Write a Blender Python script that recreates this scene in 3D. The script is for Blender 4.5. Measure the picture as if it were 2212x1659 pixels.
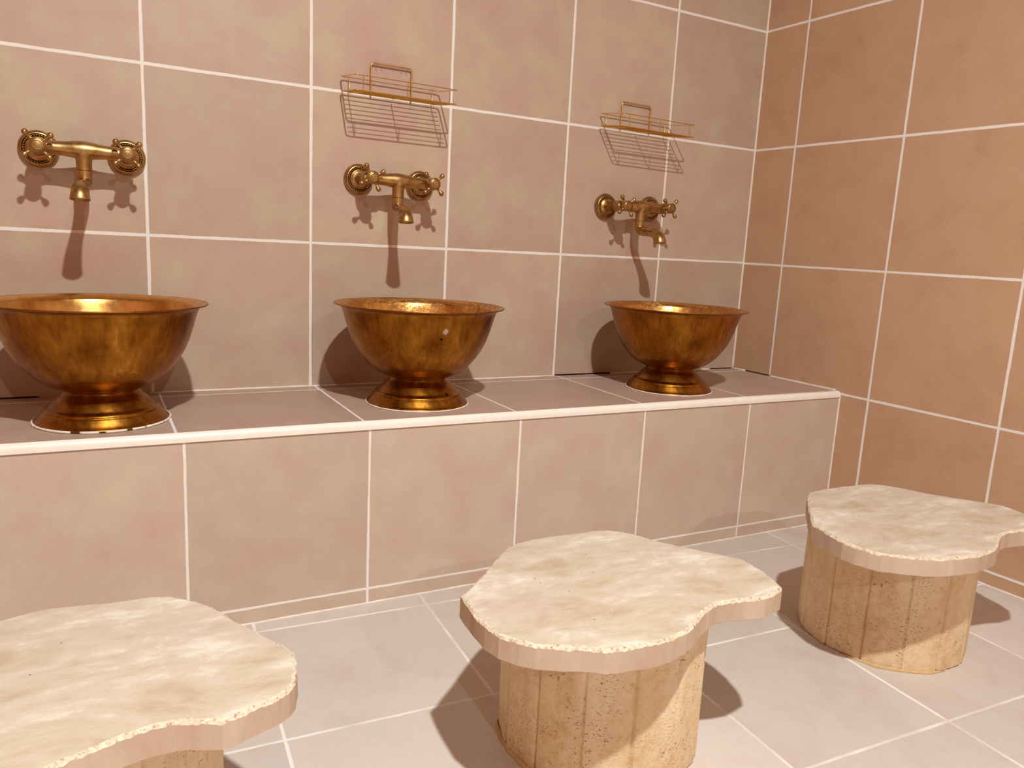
import bpy, bmesh, math, random
from math import pi, sin, cos, radians
from mathutils import Vector, Matrix, noise

for o in list(bpy.data.objects):
    bpy.data.objects.remove(o, do_unlink=True)
SC = bpy.context.scene
COL = SC.collection

# ---------------------------------------------------------------- units
# the wall tiles repeat every third of a metre; measured positions are in tile pitches,
# x along the back wall, y towards the wall, z up from the second tile joint
S = 1.0 / 3.0
ZF = -3.1299                       # floor level in tile pitches
def P(x, y, z):
    return Vector((x * S, y * S, (z - ZF) * S))

# ---------------------------------------------------------------- camera
cam_d = bpy.data.cameras.new('camera')
cam_d.sensor_width = 36.0
cam_d.lens = 1650.5943 / 2212 * 36.0
cam_d.clip_start = 0.02
cam = bpy.data.objects.new('camera', cam_d)
COL.objects.link(cam)
yaw, pit, rol = 0.5047, -0.1796, 0.0514
fwd = Vector((sin(yaw) * cos(pit), cos(yaw) * cos(pit), sin(pit)))
rgt = Vector((cos(yaw), -sin(yaw), 0))
up = rgt.cross(fwd)
r2 = rgt * cos(rol) + up * sin(rol)
u2 = up * cos(rol) - rgt * sin(rol)
M = Matrix((r2, u2, -fwd)).transposed().to_4x4()
M.translation = P(-0.3017, -5.2982, -0.9528)
cam.matrix_world = M
SC.camera = cam

# ---------------------------------------------------------------- view, world, lights
SC.view_settings.view_transform = 'Standard'
SC.view_settings.look = 'None'
SC.view_settings.gamma = 1.0
SC.view_settings.exposure = 0.0
SC.view_settings.use_curve_mapping = False

w = bpy.data.worlds.new('world')
SC.world = w
w.use_nodes = True
w.node_tree.nodes['Background'].inputs[0].default_value = (1.0, 0.80, 0.62, 1)
w.node_tree.nodes['Background'].inputs[1].default_value = 0.0

KEYP, KEYC = 73.0, (0.97, 1.0, 0.96)

def soft_lamp(name, loc, sx, sy, power, color):
    l = bpy.data.lights.new(name, 'AREA')
    l.shape = 'RECTANGLE'; l.size = sx; l.size_y = sy
    l.energy = power; l.color = color
    o = bpy.data.objects.new(name, l)
    o.location = loc
    COL.objects.link(o)
    return o
# a row of two identical ceiling spots; the farther one gives the faint second shadows
for lx, ly, kp in ((0.40, -6.137, KEYP), (0.73, -14.3, 0.62 * KEYP)):
    lk = soft_lamp('ceiling_lamp_light', P(lx, ly, 4.066), 0.07, 0.07, kp, KEYC)
    lk.data.shape = 'DISK'

# ---------------------------------------------------------------- helpers
def tag(o, label=None, cat=None, group=None, kind=None):
    if label: o['label'] = label
    if cat: o['category'] = cat
    if group: o['group'] = group
    if kind: o['kind'] = kind
    return o

def empty(name, loc, label, cat, group=None, rz=0.0):
    o = bpy.data.objects.new(name, None)
    o.empty_display_size = 0.05
    o.location = loc
    o.rotation_euler = (0, 0, rz)
    COL.objects.link(o)
    return tag(o, label, cat, group)

def link(name, bm, mat, parent=None, smooth=True, loc=None, angle=None):
    me = bpy.data.meshes.new(name)
    bmesh.ops.recalc_face_normals(bm, faces=bm.faces)
    for f in bm.faces:
        f.smooth = smooth
    if angle is not None:
        for e in bm.edges:
            if len(e.link_faces) == 2 and e.calc_face_angle(0.0) > angle:
                e.smooth = False
    bm.to_mesh(me)
    bm.free()
    me.materials.append(mat)
    o = bpy.data.objects.new(name, me)
    COL.objects.link(o)
    if parent: o.parent = parent
    if loc is not None: o.location = loc
    return o

def lathe(bm, prof, seg=64, mat=None, closed=False):
    """prof: list of (r, h) revolved about local z; mat places it"""
    mat = mat or Matrix.Identity(4)
    rows = []
    for r, h in prof:
        if r < 1e-6:
            rows.append([bm.verts.new(mat @ Vector((0, 0, h)))])
        else:
            rows.append([bm.verts.new(mat @ Vector((r * cos(2 * pi * i / seg), r * sin(2 * pi * i / seg), h))) for i in range(seg)])
    pairs = list(zip(rows[:-1], rows[1:]))
    if closed: pairs.append((rows[-1], rows[0]))
    for a, b in pairs:
        for i in range(seg):
            j = (i + 1) % seg
            if len(a) == 1 and len(b) == 1: continue
            if len(a) == 1: bm.faces.new((a[0], b[i], b[j]))
            elif len(b) == 1: bm.faces.new((a[i], b[0], a[j]))
            else: bm.faces.new((a[i], b[i], b[j], a[j]))

def spline(pts, n=6):
    """Catmull-Rom through tuples of any length"""
    out = []
    k = len(pts)
    for i in range(k - 1):
        p0 = pts[max(i - 1, 0)]; p1 = pts[i]; p2 = pts[i + 1]; p3 = pts[min(i + 2, k - 1)]
        for s in range(n):
            t = s / n
            out.append(tuple(0.5 * (2 * b + (c - a) * t + (2 * a - 5 * b + 4 * c - d) * t * t + (3 * b - a - 3 * c + d) * t ** 3)
                             for a, b, c, d in zip(p0, p1, p2, p3)))
    out.append(tuple(pts[-1]))
    return out

def tube(bm, pts, radii, seg=12, cap=True, closed=False, flat=1.0):
    pts = [Vector(p) for p in pts]
    n = len(pts)
    if isinstance(radii, (int, float)): radii = [radii] * n
    rings = []
    ref = None
    for i, p in enumerate(pts):
        if closed: t = pts[(i + 1) % n] - pts[i - 1]
        else: t = pts[min(i + 1, n - 1)] - pts[max(i - 1, 0)]
        t.normalize()
        if ref is None:
            ref = Vector((0, 0, 1)) if abs(t.z) < 0.9 else Vector((1, 0, 0))
        a = (ref - t * ref.dot(t)).normalized()
        b = t.cross(a)
        ref = a
        rings.append([bm.verts.new(p + (a * cos(2 * pi * k / seg) * flat + b * sin(2 * pi * k / seg)) * radii[i]) for k in range(seg)])
    prs = list(zip(rings[:-1], rings[1:]))
    if closed: prs.append((rings[-1], rings[0]))
    for a, b in prs:
        for k in range(seg):
            j = (k + 1) % seg
            bm.faces.new((a[k], a[j], b[j], b[k]))
    if cap and not closed:
        bm.faces.new(rings[0]); bm.faces.new(list(reversed(rings[-1])))

def box(bm, a, b):
    vs = [bm.verts.new((x, y, z)) for x in (a[0], b[0]) for y in (a[1], b[1]) for z in (a[2], b[2])]
    for f in ((0, 1, 3, 2), (4, 6, 7, 5), (0, 4, 5, 1), (2, 3, 7, 6), (0, 2, 6, 4), (1, 5, 7, 3)):
        bm.faces.new([vs[i] for i in f])

def round_path(pts, r, n=5):
    """closed polygon with rounded corners"""
    out = []
    k = len(pts)
    for i in range(k):
        p = Vector(pts[i]); a = (Vector(pts[i - 1]) - p); b = (Vector(pts[(i + 1) % k]) - p)
        a.normalize(); b.normalize()
        for s in range(n + 1):
            t = s / n
            q0 = p + a * r; q2 = p + b * r
            out.append((1 - t) ** 2 * q0 + 2 * t * (1 - t) * p + t * t * q2)
    return out

# ---------------------------------------------------------------- materials
class NT:
    def __init__(self, name):
        self.m = bpy.data.materials.new(name)
        self.m.use_nodes = True
        self.t = self.m.node_tree
        self.b = self.t.nodes['Principled BSDF']
    def n(self, typ, **kw):
        nd = self.t.nodes.new(typ)
        for k, v in kw.items():
            if k.startswith('i_'):
                key = k[2:]
                nd.inputs[int(key) if key.isdigit() else key.replace('_', ' ')].default_value = v
            else: setattr(nd, k, v)
        return nd
    def l(self, a, b): self.t.links.new(a, b)
    def math(self, op, a, b=None, c=None):
        nd = self.n('ShaderNodeMath', operation=op)
        for i, v in enumerate((a, b, c)):
            if v is None: continue
            if isinstance(v, (int, float)): nd.inputs[i].default_value = v
            else: self.l(v, nd.inputs[i])
        return nd.outputs[0]
    def noise(self, vec, scale, detail=4, rough=0.55, dist=0.0):
        nd = self.n('ShaderNodeTexNoise', i_Scale=scale, i_Detail=detail, i_Roughness=rough, i_Distortion=dist)
        if vec is not None: self.l(vec, nd.inputs['Vector'])
        return nd.outputs['Fac']
    def ramp(self, fac, stops):
        nd = self.n('ShaderNodeValToRGB')
        cr = nd.color_ramp
        while len(cr.elements) > len(stops): cr.elements.remove(cr.elements[-1])
        while len(cr.elements) < len(stops): cr.elements.new(0.5)
        for e, (p, c) in zip(cr.elements, stops):
            e.position = p
            e.color = (*c, 1) if len(c) == 3 else c
        self.l(fac, nd.inputs[0])
        return nd.outputs[0]
    def mix(self, fac, a, b, blend='MIX'):
        nd = self.n('ShaderNodeMix', data_type='RGBA', blend_type=blend)
        for sock, v in ((nd.inputs['Factor'], fac), (nd.inputs['A'], a), (nd.inputs['B'], b)):
            if isinstance(v, (int, float)): sock.default_value = v
            elif isinstance(v, tuple): sock.default_value = (*v, 1) if len(v) == 3 else v
            else: self.l(v, sock)
        return nd.outputs['Result']
    def step(self, v, a, b, lo=0.0, hi=1.0, kind='SMOOTHSTEP'):
        nd = self.n('ShaderNodeMapRange', interpolation_type=kind)
        self.l(v, nd.inputs['Value'])
        for i, x in zip((1, 2, 3, 4), (a, b, lo, hi)): nd.inputs[i].default_value = x
        return nd.outputs[0]
    def bump(self, h, strength, dist):
        nd = self.n('ShaderNodeBump', i_Strength=strength, i_Distance=dist)
        self.l(h, nd.inputs['Height'])
        self.l(nd.outputs[0], self.b.inputs['Normal'])
        return nd
    def set(self, **kw):
        for k, v in kw.items():
            s = self.b.inputs[k.replace('_', ' ')]
            if isinstance(v, (int, float)): s.default_value = v
            elif isinstance(v, tuple): s.default_value = (*v, 1) if len(v) == 3 else v
            else: self.l(v, s)
        return self.m

def lin(r, g, b):
    f = lambda c: (c / 255 / 12.92) if c / 255 < 0.04045 else ((c / 255 + 0.055) / 1.055) ** 2.4
    return (f(r), f(g), f(b))

def tile_material(name, c1, c2, c3, half=0.0095, patchy=0.0, rough=0.42, seed=0.0):
    """cloudy ceramic tiles; the UV map counts tiles"""
    k = NT(name)
    uv = k.n('ShaderNodeUVMap').outputs[0]
    sep = k.n('ShaderNodeSeparateXYZ'); k.l(uv, sep.inputs[0])
    wob = k.math('MULTIPLY', k.math('SUBTRACT', k.noise(uv, 5.0, 2), 0.5), 0.006)
    wob2 = k.math('MULTIPLY', k.math('SUBTRACT', k.noise(uv, 70.0, 2), 0.5), 0.0035)
    wb = k.math('ADD', wob, wob2)
    u = k.math('ADD', sep.outputs[0], wb); v = k.math('ADD', sep.outputs[1], wb)
    def dist(x):
        return k.math('SUBTRACT', 0.5, k.math('ABSOLUTE', k.math('SUBTRACT', k.math('FRACT', x), 0.5)))
    d = k.math('MINIMUM', dist(u), dist(v))
    wn = k.math('MULTIPLY', k.math('SUBTRACT', k.noise(uv, 2.3, 1), 0.5), 0.006)
    d2 = k.math('ADD', d, wn)
    mask = k.step(d2, half * 0.80, half * 1.15)             # 0 on the joint, 1 on the tile
    # per tile offset
    fl = k.n('ShaderNodeCombineXYZ')
    k.l(k.math('FLOOR', sep.outputs[0]), fl.inputs[0]); k.l(k.math('FLOOR', sep.outputs[1]), fl.inputs[1])
    fl.inputs[2].default_value = seed
    wnn = k.n('ShaderNodeTexWhiteNoise', noise_dimensions='3D'); k.l(fl.outputs[0], wnn.inputs['Vector'])
    off = k.n('ShaderNodeVectorMath', operation='MULTIPLY_ADD')
    k.l(wnn.outputs['Color'], off.inputs[0]); off.inputs[1].default_value = (17, 23, 31); k.l(uv, off.inputs[2])
    big = k.noise(off.outputs[0], 2.6, 3, 0.5, 0.3)
    mid = k.noise(off.outputs[0], 6.5, 5, 0.6, 0.4)
    fac = k.math('ADD', k.math('MULTIPLY', big, 0.6), k.math('MULTIPLY', mid, 0.4))
    col = k.ramp(fac, [(0.34, c1), (0.5, c2), (0.66, c3)])
    tint = k.step(wnn.outputs['Value'], 0, 1, 0.95, 1.05, 'LINEAR')
    tv = k.n('ShaderNodeVectorMath', operation='SCALE'); k.l(col, tv.inputs[0]); k.l(tint, tv.inputs['Scale'])
    fine = k.step(k.noise(uv, 90.0, 3, 0.6), 0.3, 0.7, 0.96, 1.04, 'LINEAR')
    tv2 = k.n('ShaderNodeVectorMath', operation='SCALE'); k.l(tv.outputs[0], tv2.inputs[0]); k.l(fine, tv2.inputs['Scale'])
    gcol = k.mix(k.noise(uv, 9.0, 4), lin(248, 245, 240), lin(236, 228, 220))
    if patchy > 0:
        pm = k.step(k.noise(uv, 1.7, 3), 0.42, 0.60)
        gcol = k.mix(k.math('MULTIPLY', pm, patchy), gcol, c3)
    base = k.mix(mask, gcol, tv2.outputs[0])
    rr = k.step(mask, 0, 1, 0.85, rough, 'LINEAR')
    hh = k.math('ADD', mask, k.math('MULTIPLY', mid, 0.12))
    k.bump(hh, 0.35, 0.0012)
    return k.set(Base_Color=base, Roughness=rr, Specular_IOR_Level=0.32)

T1, T2, T3 = lin(192, 160, 143), lin(193, 169, 149), lin(198, 179, 154)
M_wall = tile_material('wall_tiles', T1, T2, T3, seed=1.0)
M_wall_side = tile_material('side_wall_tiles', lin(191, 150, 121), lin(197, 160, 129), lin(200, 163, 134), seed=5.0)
M_front = tile_material('ledge_front_tiles', lin(201, 171, 157), lin(201, 181, 163), lin(206, 189, 168), half=0.0075, seed=7.0)
M_ledge = tile_material('ledge_tiles', lin(186, 152, 137), lin(187, 158, 142), lin(191, 166, 148), half=0.0075, seed=2.0)
M_floor = tile_material('floor_tiles', lin(205, 189, 180), lin(209, 199, 192), lin(212, 200, 189), half=0.0088, patchy=0.75, seed=3.0)

def plain(name, col, rough, spec=0.3, metal=0.0, var=0.06, scale=30, bump=0.0, bdist=0.001):
    k = NT(name)
    tc = k.n('ShaderNodeTexCoord').outputs['Object']
    nz = k.noise(tc, scale, 4)
    c2 = tuple(max(0, c * (1 - var * 2)) for c in col); c3 = tuple(min(1, c * (1 + var)) for c in col)
    base = k.ramp(nz, [(0.3, c2), (0.7, c3)])
    if bump: k.bump(nz, bump, bdist)
    return k.set(Base_Color=base, Roughness=rough, Metallic=metal, Specular_IOR_Level=spec)

M_grout = plain('white_sealant', lin(240, 231, 218), 0.7, bump=0.3, scale=60)
M_trim = plain('glossy_white_trim', lin(250, 243, 233), 0.32, 0.45, var=0.02)
M_ceil = plain('warm_bounce_ceiling', lin(132, 66, 26), 0.9)  # unseen ceiling; deep warm colour invented to redden the bounced light
M_dark = plain('dark_gap', lin(40, 22, 12), 0.9)

def brass_material(name, base, dark, rough):
    k = NT(name)
    tc = k.n('ShaderNodeTexCoord').outputs['Object']
    a = k.noise(tc, 38, 5, 0.6, 0.3)
    col = k.ramp(a, [(0.30, dark), (0.55, base), (0.85, tuple(min(1, c * 1.12) for c in base))])
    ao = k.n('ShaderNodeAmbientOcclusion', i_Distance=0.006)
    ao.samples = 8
    # darker colour in the creases of the casting
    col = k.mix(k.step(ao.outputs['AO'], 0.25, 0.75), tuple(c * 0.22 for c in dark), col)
    r = k.step(k.noise(tc, 120, 4), 0.3, 0.7, rough - 0.05, rough + 0.07, 'LINEAR')
    k.bump(k.noise(tc, 260, 3), 0.06, 0.0006)
    return k.set(Base_Color=col, Roughness=r, Metallic=1.0)
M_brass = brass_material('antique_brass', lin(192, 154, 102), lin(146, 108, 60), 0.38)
M_gold = plain('gold_wire', lin(226, 184, 116), 0.30, metal=1.0, var=0.06, scale=80)
M_gold_strip = plain('gold_strip', lin(206, 154, 62), 0.34, metal=1.0, var=0.06, scale=80)

def copper_material(name, lime=0.0, chips=(), inside=False):
    k = NT(name)
    tc = k.n('ShaderNodeTexCoord').outputs['Object']
    mp = k.n('ShaderNodeMapping'); mp.inputs['Scale'].default_value = (1, 1, 0.09); k.l(tc, mp.inputs[0])
    streak = k.noise(mp.outputs[0], 46, 6, 0.68, 0.2)
    fine = k.noise(mp.outputs[0], 150, 4, 0.6)
    big = k.noise(tc, 8, 4, 0.6, 0.4)
    fac = k.math('ADD', k.math('ADD', k.math('MULTIPLY', streak, 0.42), k.math('MULTIPLY', big, 0.36)), k.math('MULTIPLY', fine, 0.22))
    if inside:
        col = k.ramp(fac, [(0.32, lin(186, 130, 62)), (0.50, lin(220, 164, 92)), (0.66, lin(238, 190, 122))])
    else:
        col = k.ramp(fac, [(0.34, lin(98, 56, 14)), (0.46, lin(142, 90, 28)), (0.56, lin(168, 112, 38)), (0.70, lin(208, 156, 80))])
    rough = k.step(k.noise(tc, 60, 4), 0.3, 0.7, 0.24 if inside else 0.27, 0.34 if inside else 0.40, 'LINEAR')
    for (p, rad, c) in chips:
        sb = k.n('ShaderNodeVectorMath', operation='DISTANCE'); k.l(tc, sb.inputs[0]); sb.inputs[1].default_value = p
        dd = k.math('ADD', sb.outputs['Value'], k.math('MULTIPLY', k.math('SUBTRACT', k.noise(tc, 240, 4), 0.5), rad * 1.8))
        col = k.mix(k.step(dd, rad * 0.8, rad), c, col)
    h = k.noise(tc, 150, 3)
    if lime:
        # thin broken crust of lime, in horizontal tide marks
        m2 = k.n('ShaderNodeMapping'); m2.inputs['Scale'].default_value = (1, 1, 2.6); k.l(tc, m2.inputs[0])
        cr = k.noise(m2.outputs[0], 120, 6, 0.72, 0.8)
        zone = k.step(k.noise(tc, 11, 3), 0.40, 0.56)
        cm = k.math('MULTIPLY', k.step(cr, 0.50, 0.56), zone)
        col = k.mix(k.math('MULTIPLY', cm, 0.55), col, lin(120, 72, 22))
        k.bump(k.math('ADD', k.math('MULTIPLY', cm, 1.0), k.math('MULTIPLY', h, 0.3)), 0.5 * lime, 0.0012)
    else:
        k.bump(h, 0.05, 0.001)
    return k.set(Base_Color=col, Roughness=rough, Metallic=1.0)
M_copper = copper_material('tarnished_copper')
M_copper_in = copper_material('copper_lining', 1.0, (), True)
M_copper_in_clean = copper_material('smooth_copper_lining', 0.0, (), True)

def stone_material():
    k = NT('cream_stone')
    tc = k.n('ShaderNodeTexCoord').outputs['Object']
    ms = k.n('ShaderNodeMapping'); ms.inputs['Rotation'].default_value = (0, 0, 0.5); ms.inputs['Scale'].default_value = (0.62, 1.3, 1); k.l(tc, ms.inputs[0])
    a = k.noise(ms.outputs[0], 11, 6, 0.64, 0.6); b = k.noise(ms.outputs[0], 30, 6, 0.68, 0.4)
    f = k.math('ADD', k.math('MULTIPLY', a, 0.65), k.math('MULTIPLY', b, 0.35))
    col = k.ramp(f, [(0.36, lin(190, 168, 144)), (0.45, lin(204, 186, 164)), (0.53, lin(212, 198, 178)), (0.62, lin(234, 226, 212))])
    pk = k.step(k.noise(tc, 5.0, 3), 0.5, 0.68)
    col = k.mix(k.math('MULTIPLY', pk, 0.45), col, lin(204, 182, 170))
    vo = k.n('ShaderNodeTexVoronoi', i_Scale=38.0, i_Randomness=1.0); k.l(tc, vo.inputs['Vector'])
    sp = k.step(vo.outputs['Distance'], 0.035, 0.06)
    rare = k.step(k.noise(tc, 14, 2), 0.56, 0.60)
    pit = k.math('SUBTRACT', 1.0, k.math('MULTIPLY', k.math('SUBTRACT', 1.0, sp), rare))
    col = k.mix(pit, lin(150, 112, 78), col)
    h = k.math('ADD', k.math('MULTIPLY', b, 0.5), k.math('ADD', k.math('MULTIPLY', pit, 0.6), k.math('MULTIPLY', k.noise(tc, 140, 4, 0.7), 0.25)))
    k.bump(h, 0.45, 0.0025)
    return k.set(Base_Color=col, Roughness=0.82, Specular_IOR_Level=0.22)
M_stone = stone_material()

def shaded_sawn_material():
    k = NT('shaded_sawn_side')  # sawn slab sides, with their shade put into a darker stone colour
    tc = k.n('ShaderNodeTexCoord').outputs['Object']
    mp = k.n('ShaderNodeMapping'); mp.inputs['Scale'].default_value = (1, 1, 0.3); k.l(tc, mp.inputs[0])
    a = k.noise(mp.outputs[0], 16, 5, 0.6, 0.3)
    col = k.ramp(a, [(0.34, lin(192, 166, 144)), (0.52, lin(203, 179, 157)), (0.64, lin(210, 188, 166)), (0.74, lin(230, 216, 198))])
    k.bump(k.noise(tc, 150, 4, 0.6), 0.25, 0.0012)
    return k.set(Base_Color=col, Roughness=0.8, Specular_IOR_Level=0.2)
M_side = shaded_sawn_material()

def rough_edge_material():
    k = NT('chipped_stone_edge')
    tc = k.n('ShaderNodeTexCoord').outputs['Object']
    a = k.noise(tc, 210, 6, 0.75)
    col = k.ramp(a, [(0.37, lin(172, 138, 104)), (0.44, lin(214, 194, 168)), (0.62, lin(236, 225, 205))])
    k.bump(a, 0.5, 0.0015)
    return k.set(Base_Color=col, Roughness=0.9, Specular_IOR_Level=0.15)
M_edge = rough_edge_material()

def concrete_material():
    k = NT('tan_concrete')
    tc = k.n('ShaderNodeTexCoord').outputs['Object']
    mp = k.n('ShaderNodeMapping'); mp.inputs['Scale'].default_value = (1, 1, 0.35); k.l(tc, mp.inputs[0])
    a = k.noise(mp.outputs[0], 10, 5, 0.6, 0.3); b = k.noise(tc, 70, 6, 0.7)
    f = k.math('ADD', k.math('MULTIPLY', a, 0.6), k.math('MULTIPLY', b, 0.4))
    col = k.ramp(f, [(0.30, lin(206, 164, 114)), (0.48, lin(228, 202, 164)), (0.66, lin(240, 222, 192))])
    # small broken pores left by the mould
    mp2 = k.n('ShaderNodeMapping'); mp2.inputs['Scale'].default_value = (1, 1, 1.7); k.l(tc, mp2.inputs[0])
    pn = k.noise(mp2.outputs[0], 210, 4, 0.65, 0.5)
    pore = k.step(pn, 0.345, 0.40)
    area = k.step(k.noise(tc, 16, 4), 0.44, 0.66)
    pore = k.math('SUBTRACT', 1.0, k.math('MULTIPLY', k.math('SUBTRACT', 1.0, pore), area))
    col = k.mix(pore, lin(158, 116, 74), col)
    h = k.math('ADD', k.math('MULTIPLY', pore, 0.7), k.math('ADD', k.math('MULTIPLY', b, 0.5), k.math('MULTIPLY', k.noise(tc, 330, 3, 0.7), 0.4)))
    k.bump(h, 0.75, 0.0035)
    return k.set(Base_Color=col, Roughness=0.93, Specular_IOR_Level=0.12)
M_conc = concrete_material()
M_mortar = plain('mortar', lin(206, 172, 128), 0.95, bump=0.8, scale=120, bdist=0.003)

def clear_material():
    k = NT('clear_adhesive_plastic')
    tr = k.n('ShaderNodeBsdfTransparent'); tr.inputs[0].default_value = (0.992, 0.990, 0.988, 1)
    gl = k.n('ShaderNodeBsdfGlossy'); gl.inputs['Roughness'].default_value = 0.18
    lw = k.n('ShaderNodeLayerWeight', i_Blend=0.15)
    mx = k.n('ShaderNodeMixShader'); k.l(k.math('MULTIPLY', lw.outputs['Fresnel'], 0.06), mx.inputs[0]); k.l(tr.outputs[0], mx.inputs[1]); k.l(gl.outputs[0], mx.inputs[2])
    k.l(mx.outputs[0], k.t.nodes['Material Output'].inputs['Surface'])
    return k.m
M_clear = clear_material()

# ---------------------------------------------------------------- the room
XC, RSK = 5.0158, 0.0409             # the right wall stands a little out of square
YB, XL, ZT = -18.0, -4.2, 4.20        # behind the photographer, left wall, ceiling
rx = lambda y: XC - RSK * y
def quad_obj(name, corners, uvs, mat, thick=None, kind='structure', parent=None, subs=None):
    """a tiled slab: one visible face carrying the tile map, given thickness away from the room"""
    bm = bmesh.new()
    uvl = bm.loops.layers.uv.new('UVMap')
    vs = [bm.verts.new(c) for c in corners]
    f = bm.faces.new(vs)
    for lp, uvv in zip(f.loops, uvs): lp[uvl].uv = uvv
    if thick is not None:
        off = Vector(thick)
        bk = [bm.verts.new(Vector(c) + off) for c in corners]
        bm.faces.new(list(reversed(bk)))
        for i in range(len(vs)):
            j = (i + 1) % len(vs)
            bm.faces.new((vs[j], vs[i], bk[i], bk[j]))
    me = bpy.data.meshes.new(name)
    bmesh.ops.recalc_face_normals(bm, faces=bm.faces)
    bm.to_mesh(me); bm.free()
    me.materials.append(mat)
    o = bpy.data.objects.new(name, me); COL.objects.link(o)
    if parent: o.parent = parent
    if kind: o['kind'] = kind
    return o

PZ = 1.0053
quad_obj('wall_back', [P(XL, 0, ZF), P(XC, 0, ZF), P(XC, 0, ZT), P(XL, 0, ZT)],
         [(XL, ZF / PZ), (XC - 0.012, ZF / PZ), (XC - 0.012, ZT / PZ), (XL, ZT / PZ)], M_wall, (0, 0.06, 0))
ur = lambda y: (-y - 0.4419) / 0.9906 + 20
PR = 1.0095
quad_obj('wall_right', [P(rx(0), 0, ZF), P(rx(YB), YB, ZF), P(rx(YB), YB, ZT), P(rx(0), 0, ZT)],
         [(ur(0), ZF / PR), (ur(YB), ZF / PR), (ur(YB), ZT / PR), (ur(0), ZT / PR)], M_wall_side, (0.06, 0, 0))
M_far = tile_material('warm_bounce_tiles', lin(170, 112, 74), lin(178, 118, 80), lin(184, 126, 86), seed=9.0)  # unseen walls; tone made warmer only to tint the indirect light
quad_obj('wall_left', [P(XL, YB, ZF), P(XL, 0, ZF), P(XL, 0, ZT), P(XL, YB, ZT)],
         [(YB, ZF), (0, ZF), (0, ZT), (YB, ZT)], M_far, (-0.06, 0, 0))
quad_obj('wall_front', [P(rx(YB), YB, ZF), P(XL, YB, ZF), P(XL, YB, ZT), P(rx(YB), YB, ZT)],
         [(5, ZF), (-4, ZF), (-4, ZT), (5, ZT)], M_far, (0, -0.06, 0))
quad_obj('ceiling', [P(XL, YB, ZT), P(XL, 0, ZT), P(rx(0), 0, ZT), P(rx(YB), YB, ZT)],
         [(0, 0), (0, 1), (1, 1), (1, 0)], M_ceil, (0, 0, 0.06))
# floor: tile grid turned about three degrees against the walls
FA = math.atan(0.0545)
def fuv(x, y):
    dx, dy = x - 1.345, y + 2.288
    return ((dx * cos(FA) - dy * sin(FA)) / 0.995, (dx * sin(FA) + dy * cos(FA)) / 1.0)
fc = [(XL, YB), (rx(YB), YB), (rx(0), 0), (XL, 0)]
quad_obj('floor', [P(x, y, ZF) for x, y in fc], [fuv(x, y) for x, y in fc], M_floor, (0, 0, -0.06))

# beads of joint filler along the inner corners
rnd = random.Random(4)
def bead(name, a, b, r, mat=None, parent=None, kind='structure'):
    a, b = Vector(a), Vector(b)
    n = max(4, int((b - a).length / 0.012))
    pts, rad = [], []
    for i in range(n + 1):
        t = i / n
        pts.append(a.lerp(b, t)); q = noise.noise((a + (b - a) * t) * 30)
        rad.append(r * (1 + 0.35 * q))
    bm = bmesh.new(); tube(bm, pts, rad, 8)
    o = link(name, bm, mat or M_grout, parent)
    if kind: o['kind'] = kind
    return o
ZL, ZL2 = -1.9971, -2.0356           # ledge top, underside of its edge trim
yl = lambda x: -1.1417 - 0.0114 * (x - 2)      # ledge front
bead('trim_1', P(XC, 0, ZL), P(XC, 0, ZT), 0.0026)
bead('trim_2', P(rx(yl(5)), yl(5), ZF), P(rx(yl(5)), yl(5), ZL2), 0.0030)
bead('trim_3', P(rx(yl(5)), yl(5), ZF), P(rx(YB), YB, ZF), 0.0024)
bead('trim_4', P(XL, yl(XL), ZF), P(rx(yl(5)), yl(5), ZF), 0.0024)
# wall / ledge joint: filler is missing on some stretches
for i, (x0, x1) in enumerate(((-3.0, -1.3), (-0.02, 3.02), (3.58, 4.72))):
    bead('trim_%d' % (5 + i), P(x0, -0.006, ZL), P(x1, -0.006, ZL), 0.0026)
bead('trim_8', P(rx(0), 0, ZL), P(rx(-0.16), -0.16, ZL), 0.0028)
bead('trim_9', P(rx(-0.44), -0.44, ZL), P(rx(-1.13), -1.13, ZL), 0.0026)

# empty stretches of the joint, seen as a dark slit
def slit(name, a, b, h=0.0032):
    bm = bmesh.new()
    a, b = Vector(a), Vector(b)
    d = (b - a).normalized(); nrm = Vector((d.y, -d.x, 0)) * 0.0012
    lo = [a - nrm, b - nrm, b + nrm, a + nrm]
    v0 = [bm.verts.new(p + Vector((0, 0, -0.001))) for p in lo]; v1 = [bm.verts.new(p + Vector((0, 0, h))) for p in lo]
    bm.faces.new(v0); bm.faces.new(v1)
    for i in range(4): bm.faces.new((v0[i], v0[(i + 1) % 4], v1[(i + 1) % 4], v1[i]))
    o = link(name, bm, M_dark, smooth=False); o['kind'] = 'structure'
slit('trim_10', P(3.02, 0, ZL), P(3.58, 0, ZL))
slit('trim_11', P(4.70, 0, ZL), P(XC - 0.02, 0, ZL), 0.0022)
slit('trim_12', P(rx(-0.15), -0.15, ZL), P(rx(-0.45), -0.45, ZL), 0.0026)
slit('trim_13', P(-1.3, 0, ZL), P(-0.62, 0, ZL), 0.0026)

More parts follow.
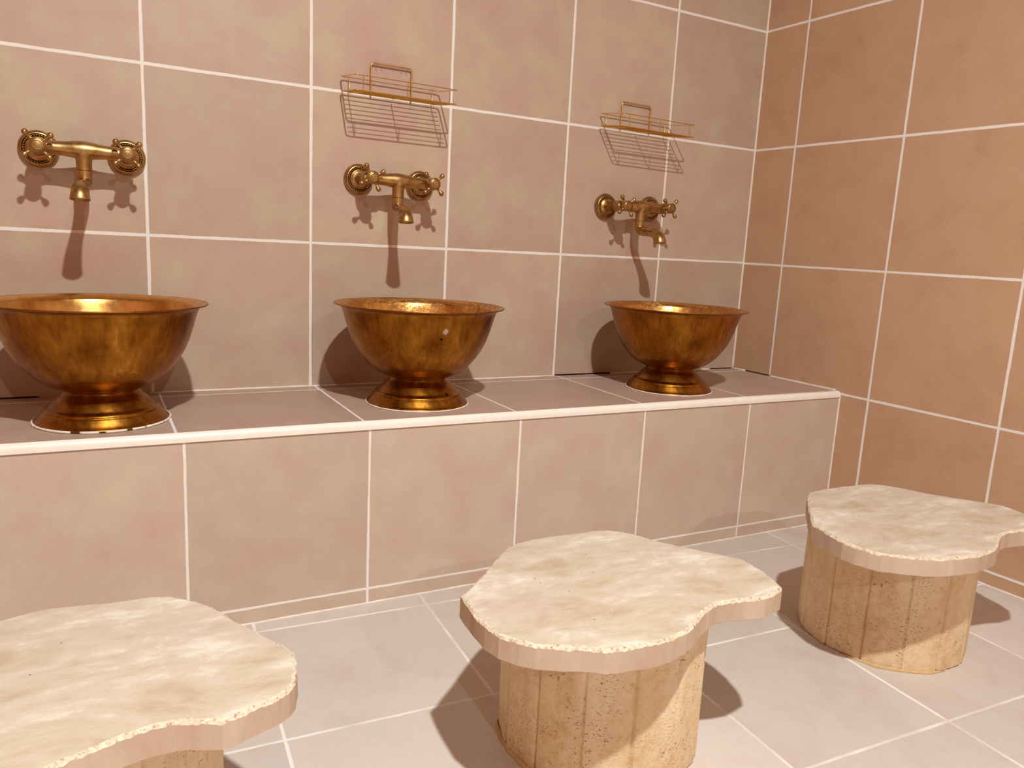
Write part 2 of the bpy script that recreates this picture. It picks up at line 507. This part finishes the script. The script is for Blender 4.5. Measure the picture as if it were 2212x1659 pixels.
# ---------------------------------------------------------------- tiled ledge
led = empty('tiled_ledge', P(1.6, -0.57, ZF), 'long low tiled ledge with white rounded front edge under the three copper bowls', 'ledge')
def under(parent, o):
    o.parent = parent
    o.matrix_parent_inverse = Matrix.Translation(-parent.location)
    return o
gap = 0.010
ul = lambda x, y: ((x - 0.042 + 0.004 * (y + 1)) / 0.998, (y + 0.145) / 1.0)
tc_ = [(XL, yl(XL) + 0.012), (rx(yl(5)) - gap, yl(5) + 0.012), (rx(0) - gap, -gap), (XL, -gap)]
under(led, quad_obj('ledge_top', [P(x, y, ZL) for x, y in tc_], [ul(x, y) for x, y in tc_], M_ledge, (0, 0, -0.012), kind=None))
HE = -3.0342
ufr = lambda x: (x - 0.0782) / 0.9971
x1 = rx(yl(5)) - 0.002
fr = [(XL, ZF), (x1, ZF), (x1, ZL2), (XL, ZL2)]
vfr = lambda z: (z - HE) / 1.01
under(led, quad_obj('front_panel', [P(x, yl(x), z) for x, z in fr], [(ufr(x), vfr(z)) for x, z in fr], M_front, (0, 0.012, 0), kind=None))
# rounded edge trim
bm = bmesh.new()
prof = [(-1.0, 0.0), (-0.55, 0.06)]
R_ = 0.0125
sec = [(0.052, 0.0), (0.052, 0.0035)]
for i in range(9):
    a = pi / 2 * i / 8
    sec.append((0.020 - 0.030 * sin(a), -0.030 + 0.034 * cos(a)))
sec += [(-0.010, -0.046), (0.0, -0.046), (0.0, -0.02), (0.02, -0.02)]
rows = []
for x in (XL, rx(yl(5)) - 0.004):
    rows.append([bm.verts.new(P(x, yl(x) + dy, ZL + dz - 0.004)) for dy, dz in sec])
n = len(sec)
for i in range(n):
    j = (i + 1) % n
    bm.faces.new((rows[0][i], rows[0][j], rows[1][j], rows[1][i]))
bm.faces.new(rows[0]); bm.faces.new(list(reversed(rows[1])))
under(led, link('edge_trim', bm, M_trim, angle=radians(40)))

# ---------------------------------------------------------------- copper bowls
BOWL_OUT = [(.150, .176), (.181, .172), (.200, .180), (.271, .213), (.325, .255), (.362, .298), (.395, .345), (.422, .394), (.443, .445), (.458, .490), (.476, .553), (.487, .590), (.497, .612), (.515, .625), (.541, .632)]
FOOT = [(.326, .0045), (.330, .008), (.328, .014), (.316, .024), (.302, .042), (.290, .058), (.284, .064), (.281, .074), (.272, .081), (.258, .088), (.243, .104), (.226, .122), (.207, .140), (.192, .156), (.184, .170), (.182, .180)]
def make_bowl(x, y, label, lining, arcs, chips=(), bead_r=0.0016):
    t = empty('copper_bowl', P(x, y, ZL), label, 'bowl', 'copper bowls on the tiled ledge')
    mat = copper_material('tarnished_copper', 0.0, chips) if chips else M_copper
    sm = [(r * S, h * S) for r, h in spline(BOWL_OUT, 4)]
    # outer skin, rolled lip, and lining are one sheet of metal: shell and lining as parts
    bm = bmesh.new()
    outer = [(0.0, .176 * S)] + sm
    lip = [(.544 * S, .634 * S), (.545 * S, .6375 * S), (.542 * S, .640 * S), (.536 * S, .639 * S)]
    lathe(bm, outer + lip, 96)
    link('basin_shell', bm, mat, t)
    bm = bmesh.new()
    inner = [(r - 0.0022 if r > .01 else r, h + 0.0006) for r, h in reversed(sm[4:-4])]
    lathe(bm, [(.537 * S, .6392 * S), (.520 * S, .634 * S)] + [(r, h) for r, h in inner if h < .615 * S] + [(0.0, .182 * S)], 96)
    li = link('basin_lining', bm, lining, t)
    if lining is not M_copper_in_clean: li['label'] = 'pitted copper lining crusted with lime'
    bm = bmesh.new()
    lathe(bm, [(r * S, h * S) for r, h in spline(FOOT, 4)] + [(.17 * S, .180 * S), (.17 * S, .15 * S), (.31 * S, .0045 * S)], 96, closed=True)
    link('pedestal_foot', bm, mat, t)
    bm = bmesh.new()
    for a0, a1 in arcs:
        m_ = max(4, int((a1 - a0) / 4))
        pts = []; rad = []
        for i in range(m_ + 1):
            a = radians(a0 + (a1 - a0) * i / m_)
            q = 1 + 0.3 * noise.noise(Vector((cos(a) * 9, sin(a) * 9, x)))
            pts.append(Vector((.332 * S * cos(a), .332 * S * sin(a), bead_r * 1.15))); rad.append(bead_r * q)
        tube(bm, pts, rad, 8)
    link('sealant_ring', bm, M_grout, t)['label'] = 'white sealant around the foot'
    return t
full = [(0, 179), (179, 360)]
make_bowl(-0.284, -0.690, 'copper pedestal bowl on the ledge at the left, cut by the photo edge', M_copper_in_clean,
          [(-30, 200), (200, 243), (251, 266), (271, 288), (293, 305), (306.5, 330)], bead_r=0.0021)
make_bowl(1.538, -0.692, 'middle copper pedestal bowl on the ledge, with a small grey chip on its side', M_copper_in, full,
          chips=[((-0.0061, -0.1556, 0.1731), 0.0062, lin(206, 196, 180)), ((-0.0125, -0.1500, 0.1580), 0.0034, lin(48, 26, 10)),
                 ((0.0360, -0.0790, 0.0300), 0.0046, lin(60, 36, 14))])
make_bowl(3.632, -0.715, 'copper pedestal bowl on the ledge nearest the corner of the room', M_copper_in, full)

# ---------------------------------------------------------------- brass taps
def build_tap_meshes():
    d = {}
    out = Matrix.Rotation(radians(90), 4, 'X')          # local z of a lathe points to -y, out of the wall
    def mesh(key, bm, mat, angle=radians(50)):
        o = link(key, bm, mat, angle=angle)
        d[key] = o.data
        bpy.data.objects.remove(o)
    bm = bmesh.new()
    lathe(bm, spline([(.0335, 0), (.0345, .004), (.0335, .009), (.0305, .0135), (.0280, .0145)], 3) +
          [(.0268, .0125), (.0232, .0125), (.0226, .0150), (.0212, .0162), (.0185, .0168), (.0172, .0185), (.0150, .0190), (.0138, .0190), (0, .0190)], 56, out)
    mesh('wall_flange', bm, M_brass)
    bm = bmesh.new()
    for i in range(34):                                  # rope border: slanted strands
        a = 2 * pi * i / 34
        c = Vector((cos(a), 0, sin(a))) * .0250 + Vector((0, -.0135, 0))
        tdir = Vector((-sin(a), 0, cos(a))); rdir = Vector((cos(a), 0, sin(a)))
        ax = (tdir * 0.75 + rdir * 0.66).normalized()
        sd = (rdir * 0.75 - tdir * 0.66).normalized()
        mm = Matrix((ax * .0032, sd * .0015, Vector((0, -.0021, 0)))).transposed().to_4x4(); mm.translation = c
        bmesh.ops.create_uvsphere(bm, u_segments=10, v_segments=6, radius=1.0, matrix=mm)
    mesh('rope_border', bm, M_brass, None)
    bm = bmesh.new()
    lathe(bm, [(.0115, .012), (.0128, .020), (.0128, .030), (.0120, .034), (.0120, .052), (.0138, .054), (.0146, .057), (.0146, .074), (.0134, .077), (.0128, .080), (.0098, .082), (0, .082)], 40, out)
    mesh('inlet_elbow', bm, M_brass)
    bm = bmesh.new()                                     # body: swelling cross bar with the outlet boss
    xs = spline([(-.076, .0118), (-.060, .0122), (-.035, .0130), (-.015, .0156), (0, .0168), (.015, .0156), (.035, .0130), (.060, .0122), (.076, .0118)], 5)
    pts = [(x, -.064, .0012 * cos(x / .076 * pi / 2)) for x, r in xs]
    tube(bm, pts, [r for x, r in xs], 32)
    lathe(bm, [(0, .004)] + spline([(.0172, -.002), (.0158, -.010), (.0138, -.017), (.0133, -.024), (.0133, -.0355)], 4) + [(.0118, -.0355), (.0118, -.0375), (0, -.0375)], 32, Matrix.Translation((0, -.064, 0)))
    mesh('mixer_body', bm, M_brass)
    bm = bmesh.new()                                     # swan spout, open at the tip
    path = spline([(0, -.0365, .0130), (0, -.046, .0130), (-.0015, -.0545, .0128), (-.008, -.0610, .0122), (-.022, -.0645, .0114), (-.042, -.0655, .0110),
                   (-.062, -.0668, .0116), (-.079, -.0708, .0132), (-.090, -.0775, .0146), (-.0960, -.0850, .0156), (-.0980, -.0910, .0164)], 5)
    tube(bm, [(0, y, z) for y, z, r in path], [r for y, z, r in path], 32, cap=False)
    rings = [(.0150, .0040), (.0166, .0012), (.0170, -.0012), (.0165, -.0022), (.0150, -.0018), (.0140, .004), (.0125, .012)]
    tip = Matrix.Translation((0, path[-1][0], path[-1][1])) @ Matrix.Rotation(radians(-8), 4, 'X')
    lathe(bm, rings, 32, tip)
    mesh('spout', bm, M_brass)
    bm = bmesh.new()                                     # cross handle, local origin on its axis at the hub's back
    lathe(bm, [(0, -.010), (.0088, -.010), (.0088, .001), (.0112, .003), (.0128, .006), (.0128, .010), (.0136, .0115), (.0136, .0175), (.0126, .0200), (.0108, .0206), (.0106, .0196), (0, .0196)], 36, out)
    for q in range(4):
        a = pi / 4 + q * pi / 2
        dv = Vector((cos(a), 0, sin(a)))
        pr = spline([(.0118, .0034), (.0150, .0027), (.0185, .0026), (.0215, .0034), (.0250, .0050), (.0285, .0055), (.0312, .0046), (.0328, .0024), (.0334, .0006)], 4)
        tube(bm, [dv * s + Vector((0, -.0095 - .0012 * (s - .0118) / .02, 0)) for s, r in pr], [r for s, r in pr], 16)
    mesh('cross_handle', bm, M_brass)
    bm = bmesh.new()
    lathe(bm, [(.0098, .0190), (.0096, .0212), (.0078, .0218), (.0074, .0208), (.0060, .0208), (.0056, .0218), (.0030, .0221), (.0027, .0212), (0, .0214)], 32, out)
    mesh('handle_button', bm, M_brass)
    return d
TAP = build_tap_meshes()
def inst(name, parent, loc=(0, 0, 0), ry=0.0):
    o = bpy.data.objects.new(name, TAP[name])
    COL.objects.link(o)
    o.parent = parent; o.location = loc; o.rotation_euler = (0, ry, 0)
    return o
def make_tap(x, z, label, turn, tilt=0.0, swing=0.0):
    t = empty('brass_tap', P(x, 0, z), label, 'tap', 'brass taps on the back wall')
    t.rotation_euler = (0, tilt, 0)
    for i, sx in enumerate((-.075, .075)):
        f = inst('wall_flange', t, (sx, 0, 0)); inst('rope_border', f)
        inst('inlet_elbow', t, (sx, 0, 0))
        h = inst('cross_handle', t, (sx * 0.965, -.088, 0), radians(turn[i]))
        inst('handle_button', h)
    inst('mixer_body', t)
    sp = inst('spout', t, (0, -.064, 0)); sp.rotation_euler = (0, 0, radians(-swing))
    return t
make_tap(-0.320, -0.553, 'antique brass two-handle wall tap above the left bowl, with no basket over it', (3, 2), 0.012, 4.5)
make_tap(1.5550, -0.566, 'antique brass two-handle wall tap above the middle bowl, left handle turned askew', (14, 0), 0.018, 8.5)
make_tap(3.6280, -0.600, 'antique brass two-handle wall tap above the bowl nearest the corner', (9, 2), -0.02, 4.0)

# ---------------------------------------------------------------- wire baskets
def build_basket():
    """local origin at the wall, x centre, z at the lower back rail; hangs slightly nose-down"""
    d = {}
    hw, dep = .353 * S, .345 * S
    yb, zb = -.03 * S, 0.0
    zfr = -.036 * S
    hgt = .092 * S
    def zz(y): return zfr * (y - yb) / (-dep - yb)
    def mesh(key, bm, mat):
        o = link(key, bm, mat, angle=radians(60)); d[key] = o.data
        bpy.data.objects.remove(o)
    def ring(dz, key, mat):
        bm = bmesh.new()
        c = [(-hw, yb, zz(yb) + dz), (hw, yb, zz(yb) + dz), (hw, -dep, zz(-dep) + dz), (-hw, -dep, zz(-dep) + dz)]
        tube(bm, round_path(c, .008, 6), .0018, 10, closed=True, flat=0.55)
        mesh(key, bm, mat)
    ring(hgt, 'top_rail', M_gold)
    ring(0, 'bottom_rail', M_gold)
    nw = 8
    for i in range(nw):
        bm = bmesh.new()
        y = yb + (-dep - yb) * (i + 1) / (nw + 1)
        tube(bm, [(-hw + .006, y, zz(y) - .0004), (hw - .006, y, zz(y) - .0004)], .00085, 8)
        mesh('floor_wire.%03d' % i, bm, M_gold_strip)
    for xx in (-.298 * S, 0.0, .298 * S):
        pts = [(xx, -dep, hgt + zz(-dep)), (xx, -dep, zz(-dep) + .004), (xx, -dep + .002, zz(-dep) - .0022), (xx, -dep * .6, zz(-dep * .6) - .0024), (xx, yb - .004, zz(yb) - .0022)]
        if xx != 0.0: pts += [(xx, yb, zz(yb) + .003), (xx, yb, hgt)]
        bm = bmesh.new()
        tube(bm, pts, .0011, 8)
        mesh('cross_wire.%d' % (xx * 1000), bm, M_gold)
    bm = bmesh.new()
    bw = .145 * S; bt = .210 * S
    ybk = yb + .0028
    pts = [(-bw, ybk, -.002), (-bw, ybk, bt - .007)]
    for i in range(1, 6):
        a = pi / 2 * i / 6
        pts.append((-bw + .007 * (1 - cos(a)), ybk, bt - .007 + .007 * sin(a)))
    pts += [(-p[0], p[1], p[2]) for p in reversed(pts)]
    tube(bm, pts, .0019, 10)
    mesh('hanger_loop', bm, M_gold)
    bm = bmesh.new()
    a = round_path([(x, -.0008, z) for x, z in ((-.060, bt - .028), (.060, bt - .028), (.060, bt + .030), (-.060, bt + .030))], .006, 5)
    f = bm.faces.new([bm.verts.new(p) for p in a])
    r = bmesh.ops.extrude_face_region(bm, geom=[f])
    for v in r['geom']:
        if isinstance(v, bmesh.types.BMVert): v.co.y -= .0012
    for cx in (-.030, .030):
        for ex in (-.006, .006):
            tube(bm, spline([(cx + ex, -.001, bt - .010), (cx + ex, -.006, bt - .012), (cx + ex, -.0125, bt - .006), (cx + ex, -.0130, bt + .002)], 4), .0018, 8)
    mesh('adhesive_hook', bm, M_clear)
    return d
BSK = build_basket()
def make_basket(x, z, label, tilt):
    t = empty('wire_basket', P(x, 0, z), label, 'basket', 'gold wire soap baskets')
    t.rotation_euler = (0, tilt, 0)
    for nme, me in BSK.items():
        o = bpy.data.objects.new(nme.split('.')[0], me); COL.objects.link(o); o.parent = t
        if nme == 'adhesive_hook': o['label'] = 'clear plastic stick-on hook plate'
make_basket(1.549, -0.0035, 'empty gold wire basket on the wall over the middle tap', 0.003)
make_basket(3.637, 0.012, 'empty gold wire basket on the wall over the tap nearest the corner', 0.012)

# ---------------------------------------------------------------- stools
SEAT_M = [(0.937, -2.718), (0.928, -2.795), (0.917, -2.896), (0.917, -2.982), (0.932, -3.064), (0.978, -3.136), (1.022, -3.181), (1.101, -3.227), (1.161, -3.257), (1.232, -3.305), (1.283, -3.320), (1.362, -3.33), (1.455, -3.34), (1.517, -3.333), (1.6, -3.314), (1.661, -3.283), (1.735, -3.239), (1.802, -3.205), (1.869, -3.182), (1.957, -3.189), (2.034, -3.210), (2.108, -3.221), (2.164, -3.212), (2.232, -3.191), (2.256, -3.165), (2.273, -3.125), (2.299, -3.041), (2.312, -2.946), (2.312, -2.878), (2.27, -2.813), (2.221, -2.749), (2.154, -2.656), (2.096, -2.581), (2.062, -2.516), (2.033, -2.446), (1.987, -2.384), (1.926, -2.335), (1.846, -2.315), (1.738, -2.313), (1.632, -2.303), (1.514, -2.303), (1.41, -2.32), (1.347, -2.351), (1.268, -2.417), (1.2, -2.482), (1.117, -2.564), (1.046, -2.626), (0.979, -2.686)]
SEAT_R = [(3.422, -2.301), (3.292, -2.418), (3.196, -2.508), (3.092, -2.611), (3.035, -2.665), (3.015, -2.74), (2.987, -2.831), (2.968, -2.914), (2.975, -2.986), (2.993, -3.05), (3.019, -3.098), (3.079, -3.145), (3.13, -3.184), (3.181, -3.222), (3.241, -3.25), (3.312, -3.273), (3.396, -3.286), (3.488, -3.298), (3.575, -3.295), (3.661, -3.281), (3.714, -3.260), (3.812, -3.211), (3.927, -3.163), (4.007, -3.159), (4.108, -3.176), (4.209, -3.204), (4.303, -3.206), (4.359, -3.182), (4.398, -3.114), (4.419, -3.016), (4.444, -2.93), (4.445, -2.869), (4.412, -2.815), (4.344, -2.728), (4.272, -2.641), (4.207, -2.547), (4.168, -2.46), (4.128, -2.382), (4.080, -2.319), (3.998, -2.276), (3.916, -2.264), (3.798, -2.255), (3.614, -2.248), (3.485, -2.265)]
SEAT_L = [(-0.407, -3.192), (-0.366, -3.178), (-0.325, -3.165), (-0.278, -3.149), (-0.237, -3.139), (-0.194, -3.134), (-0.147, -3.138), (-0.109, -3.149), (-0.072, -3.166), (-0.028, -3.186), (0.014, -3.180), (0.045, -3.166), (0.094, -3.148), (0.14, -3.131), (0.180, -3.104), (0.206, -3.073), (0.229, -3.001), (0.24, -2.938), (0.243, -2.879), (0.227, -2.83), (0.202, -2.787), (0.173, -2.731), (0.137, -2.653), (0.098, -2.584), (0.073, -2.515), (0.037, -2.440), (0.001, -2.388), (-0.045, -2.334), (-0.098, -2.293), (-0.148, -2.275), (-0.204, -2.271), (-0.273, -2.270), (-0.321, -2.268), (-0.388, -2.252), (-0.463, -2.239), (-0.523, -2.237), (-0.576, -2.250), (-0.64, -2.273), (-.78, -2.36), (-.90, -2.48), (-1.02, -2.62), (-1.07, -2.76), (-1.08, -2.92), (-1.03, -3.07), (-.95, -3.17), (-.84, -3.26), (-.70, -3.30), (-.56, -3.265), (-0.47, -3.222)]
def make_stool(cx, cy, outline, label, seed, mort, phase):
    t = empty('stone_stool', P(cx, cy, ZF), label, 'stool', 'stone topped stools')
    rn = random.Random(seed)
    top, und, RP = .79 * S, .69 * S, .463 * S
    # resample the outline, keeping its chiselled corners
    pts = [Vector(((x - cx) * S, (y - cy) * S)) for x, y in outline]
    n = len(pts); dense = []
    for i in range(n):
        a, b = pts[i], pts[(i + 1) % n]
        m_ = max(1, int((b - a).length / .0022))
        for k_ in range(m_): dense.append(a.lerp(b, k_ / m_))
    N = len(dense)
    area = sum(dense[i].x * dense[(i + 1) % N].y - dense[(i + 1) % N].x * dense[i].y for i in range(N))
    if area < 0: dense.reverse()
    def nrm(i):
        tt = dense[(i + 9) % N] - dense[i - 9] + (dense[(i + 4) % N] - dense[i - 4])
        return Vector((tt.y, -tt.x)).normalized()
    bm = bmesh.new()
    def loop(inset, zf_):
        out_ = []
        for i, p in enumerate(dense):
            q = p - nrm(i) * (inset(i) if callable(inset) else inset)
            out_.append(bm.verts.new((q.x, q.y, zf_(i) if callable(zf_) else zf_)))
        return out_
    def nz(i, s, o=0.0):
        p = dense[i]; return noise.noise(Vector((p.x * s + o, p.y * s, seed * 3.1 + o)))
    l0 = loop(.004, und)
    l1 = loop(lambda i: .0012 * nz(i, 30), lambda i: und + .0025 + .0008 * nz(i, 60))
    l2 = loop(lambda i: .0010 * nz(i, 40, 3), lambda i: top - .0036 + .0020 * nz(i, 190) + .0016 * nz(i, 60, 5))
    e3 = lambda i: .0024 + .0009 * nz(i, 210, 7) + .0013 * nz(i, 60, 2)
    l3 = loop(lambda i: e3(i), lambda i: top - .0010 + .0008 * nz(i, 230, 1))
    l4 = loop(lambda i: .0050 + .0016 * nz(i, 55, 9), top)
    for a, b in ((l0, l1), (l1, l2), (l2, l3), (l3, l4)):
        for i in range(N):
            j = (i + 1) % N
            bm.faces.new((a[i], a[j], b[j], b[i]))
    bm.faces.new(list(reversed(l0)))
    bm.faces.new(l4)
    bmesh.ops.triangulate(bm, faces=[f for f in bm.faces if len(f.verts) > 4])
    bm.faces.index_update()
    o = link('seat_slab', bm, M_stone, t, smooth=False)
    o['label'] = 'cream stone slab with a chipped upper edge'
    o.data.materials.append(M_edge)
    o.data.materials.append(M_side)
    for f in o.data.polygons:
        zs = [o.data.vertices[v].co.z for v in f.vertices]
        if len(f.vertices) == 4 and min(zs) > top - .0085: f.material_index = 1
        elif max(zs) < top - .0001: f.material_index = 2
        if abs(f.normal.z) < 0.5: f.use_smooth = False
    # pedestal: a drum of upright fillets
    bm = bmesh.new()
    NS = 14; per = 20
    ph = radians(phase)
    lev = [0, .004, .012, .03, .06, .09, .12, .15, .18, .21, und - .004, und]
    rows = []
    for h in lev:
        row = []
        for i in range(NS * per):
            a = ph + 2 * pi * i / (NS * per)
            f = (i % per) / per
            st = i // per
            flat = cos(pi / NS) / cos((f - 0.5) * 2 * pi / NS)
            groove = max(0.0, 1 - abs(f - 0.0 if f < 0.5 else f - 1.0) * per / 1.25)
            r = RP * (0.15 + 0.85 * flat) - .0050 * groove
            r += .0006 * (((st * 7) % 5) / 4 - .5) * 2
            r += .0007 * noise.noise(Vector((cos(a) * 9, sin(a) * 9, h * 22 + seed)))
            if h < .004: r -= .003 + .003 * noise.noise(Vector((cos(a) * 14, sin(a) * 14, seed)))
            row.append(bm.verts.new((r * cos(a), r * sin(a), h)))
        rows.append(row)
    for a, b in zip(rows[:-1], rows[1:]):
        for i in range(len(a)):
            j = (i + 1) % len(a)
            bm.faces.new((a[i], a[j], b[j], b[i]))
    bm.faces.new(list(reversed(rows[0]))); bm.faces.new(rows[-1])
    link('fluted_pedestal', bm, M_conc, t, angle=radians(25))['label'] = 'tan concrete drum with upright fillets'
    # bead of mortar squeezed out at the foot
    bm = bmesh.new()
    a0, a1 = mort
    pl, rl = [], []
    for i in range(41):
        a = radians(a0 + (a1 - a0) * i / 40)
        q = noise.noise(Vector((cos(a) * 6, sin(a) * 6, seed + 4)))
        pl.append(Vector((cos(a), sin(a), 0)) * (RP - .001 + .003 * q) + Vector((0, 0, .001)))
        rl.append((.0042 + .0022 * q) * min(1, .15 + 6 * (i / 40) * (1 - i / 40)))
    tube(bm, pl, rl, 10)
    link('mortar_bead', bm, M_mortar, t)
    return t
make_stool(1.671, -2.709, SEAT_M, 'stone topped stool in the middle of the tiled floor, whole and nearest the camera', 11, (150, 250), -134.3)
make_stool(3.772, -2.646, SEAT_R, 'stone topped stool at the right, in front of the corner side wall', 12, (190, 262), -156.1)
make_stool(-0.422, -2.68, SEAT_L, 'stone topped stool in the lower left corner, cut off by the photo edge', 13, (-60, 40), 12.0)
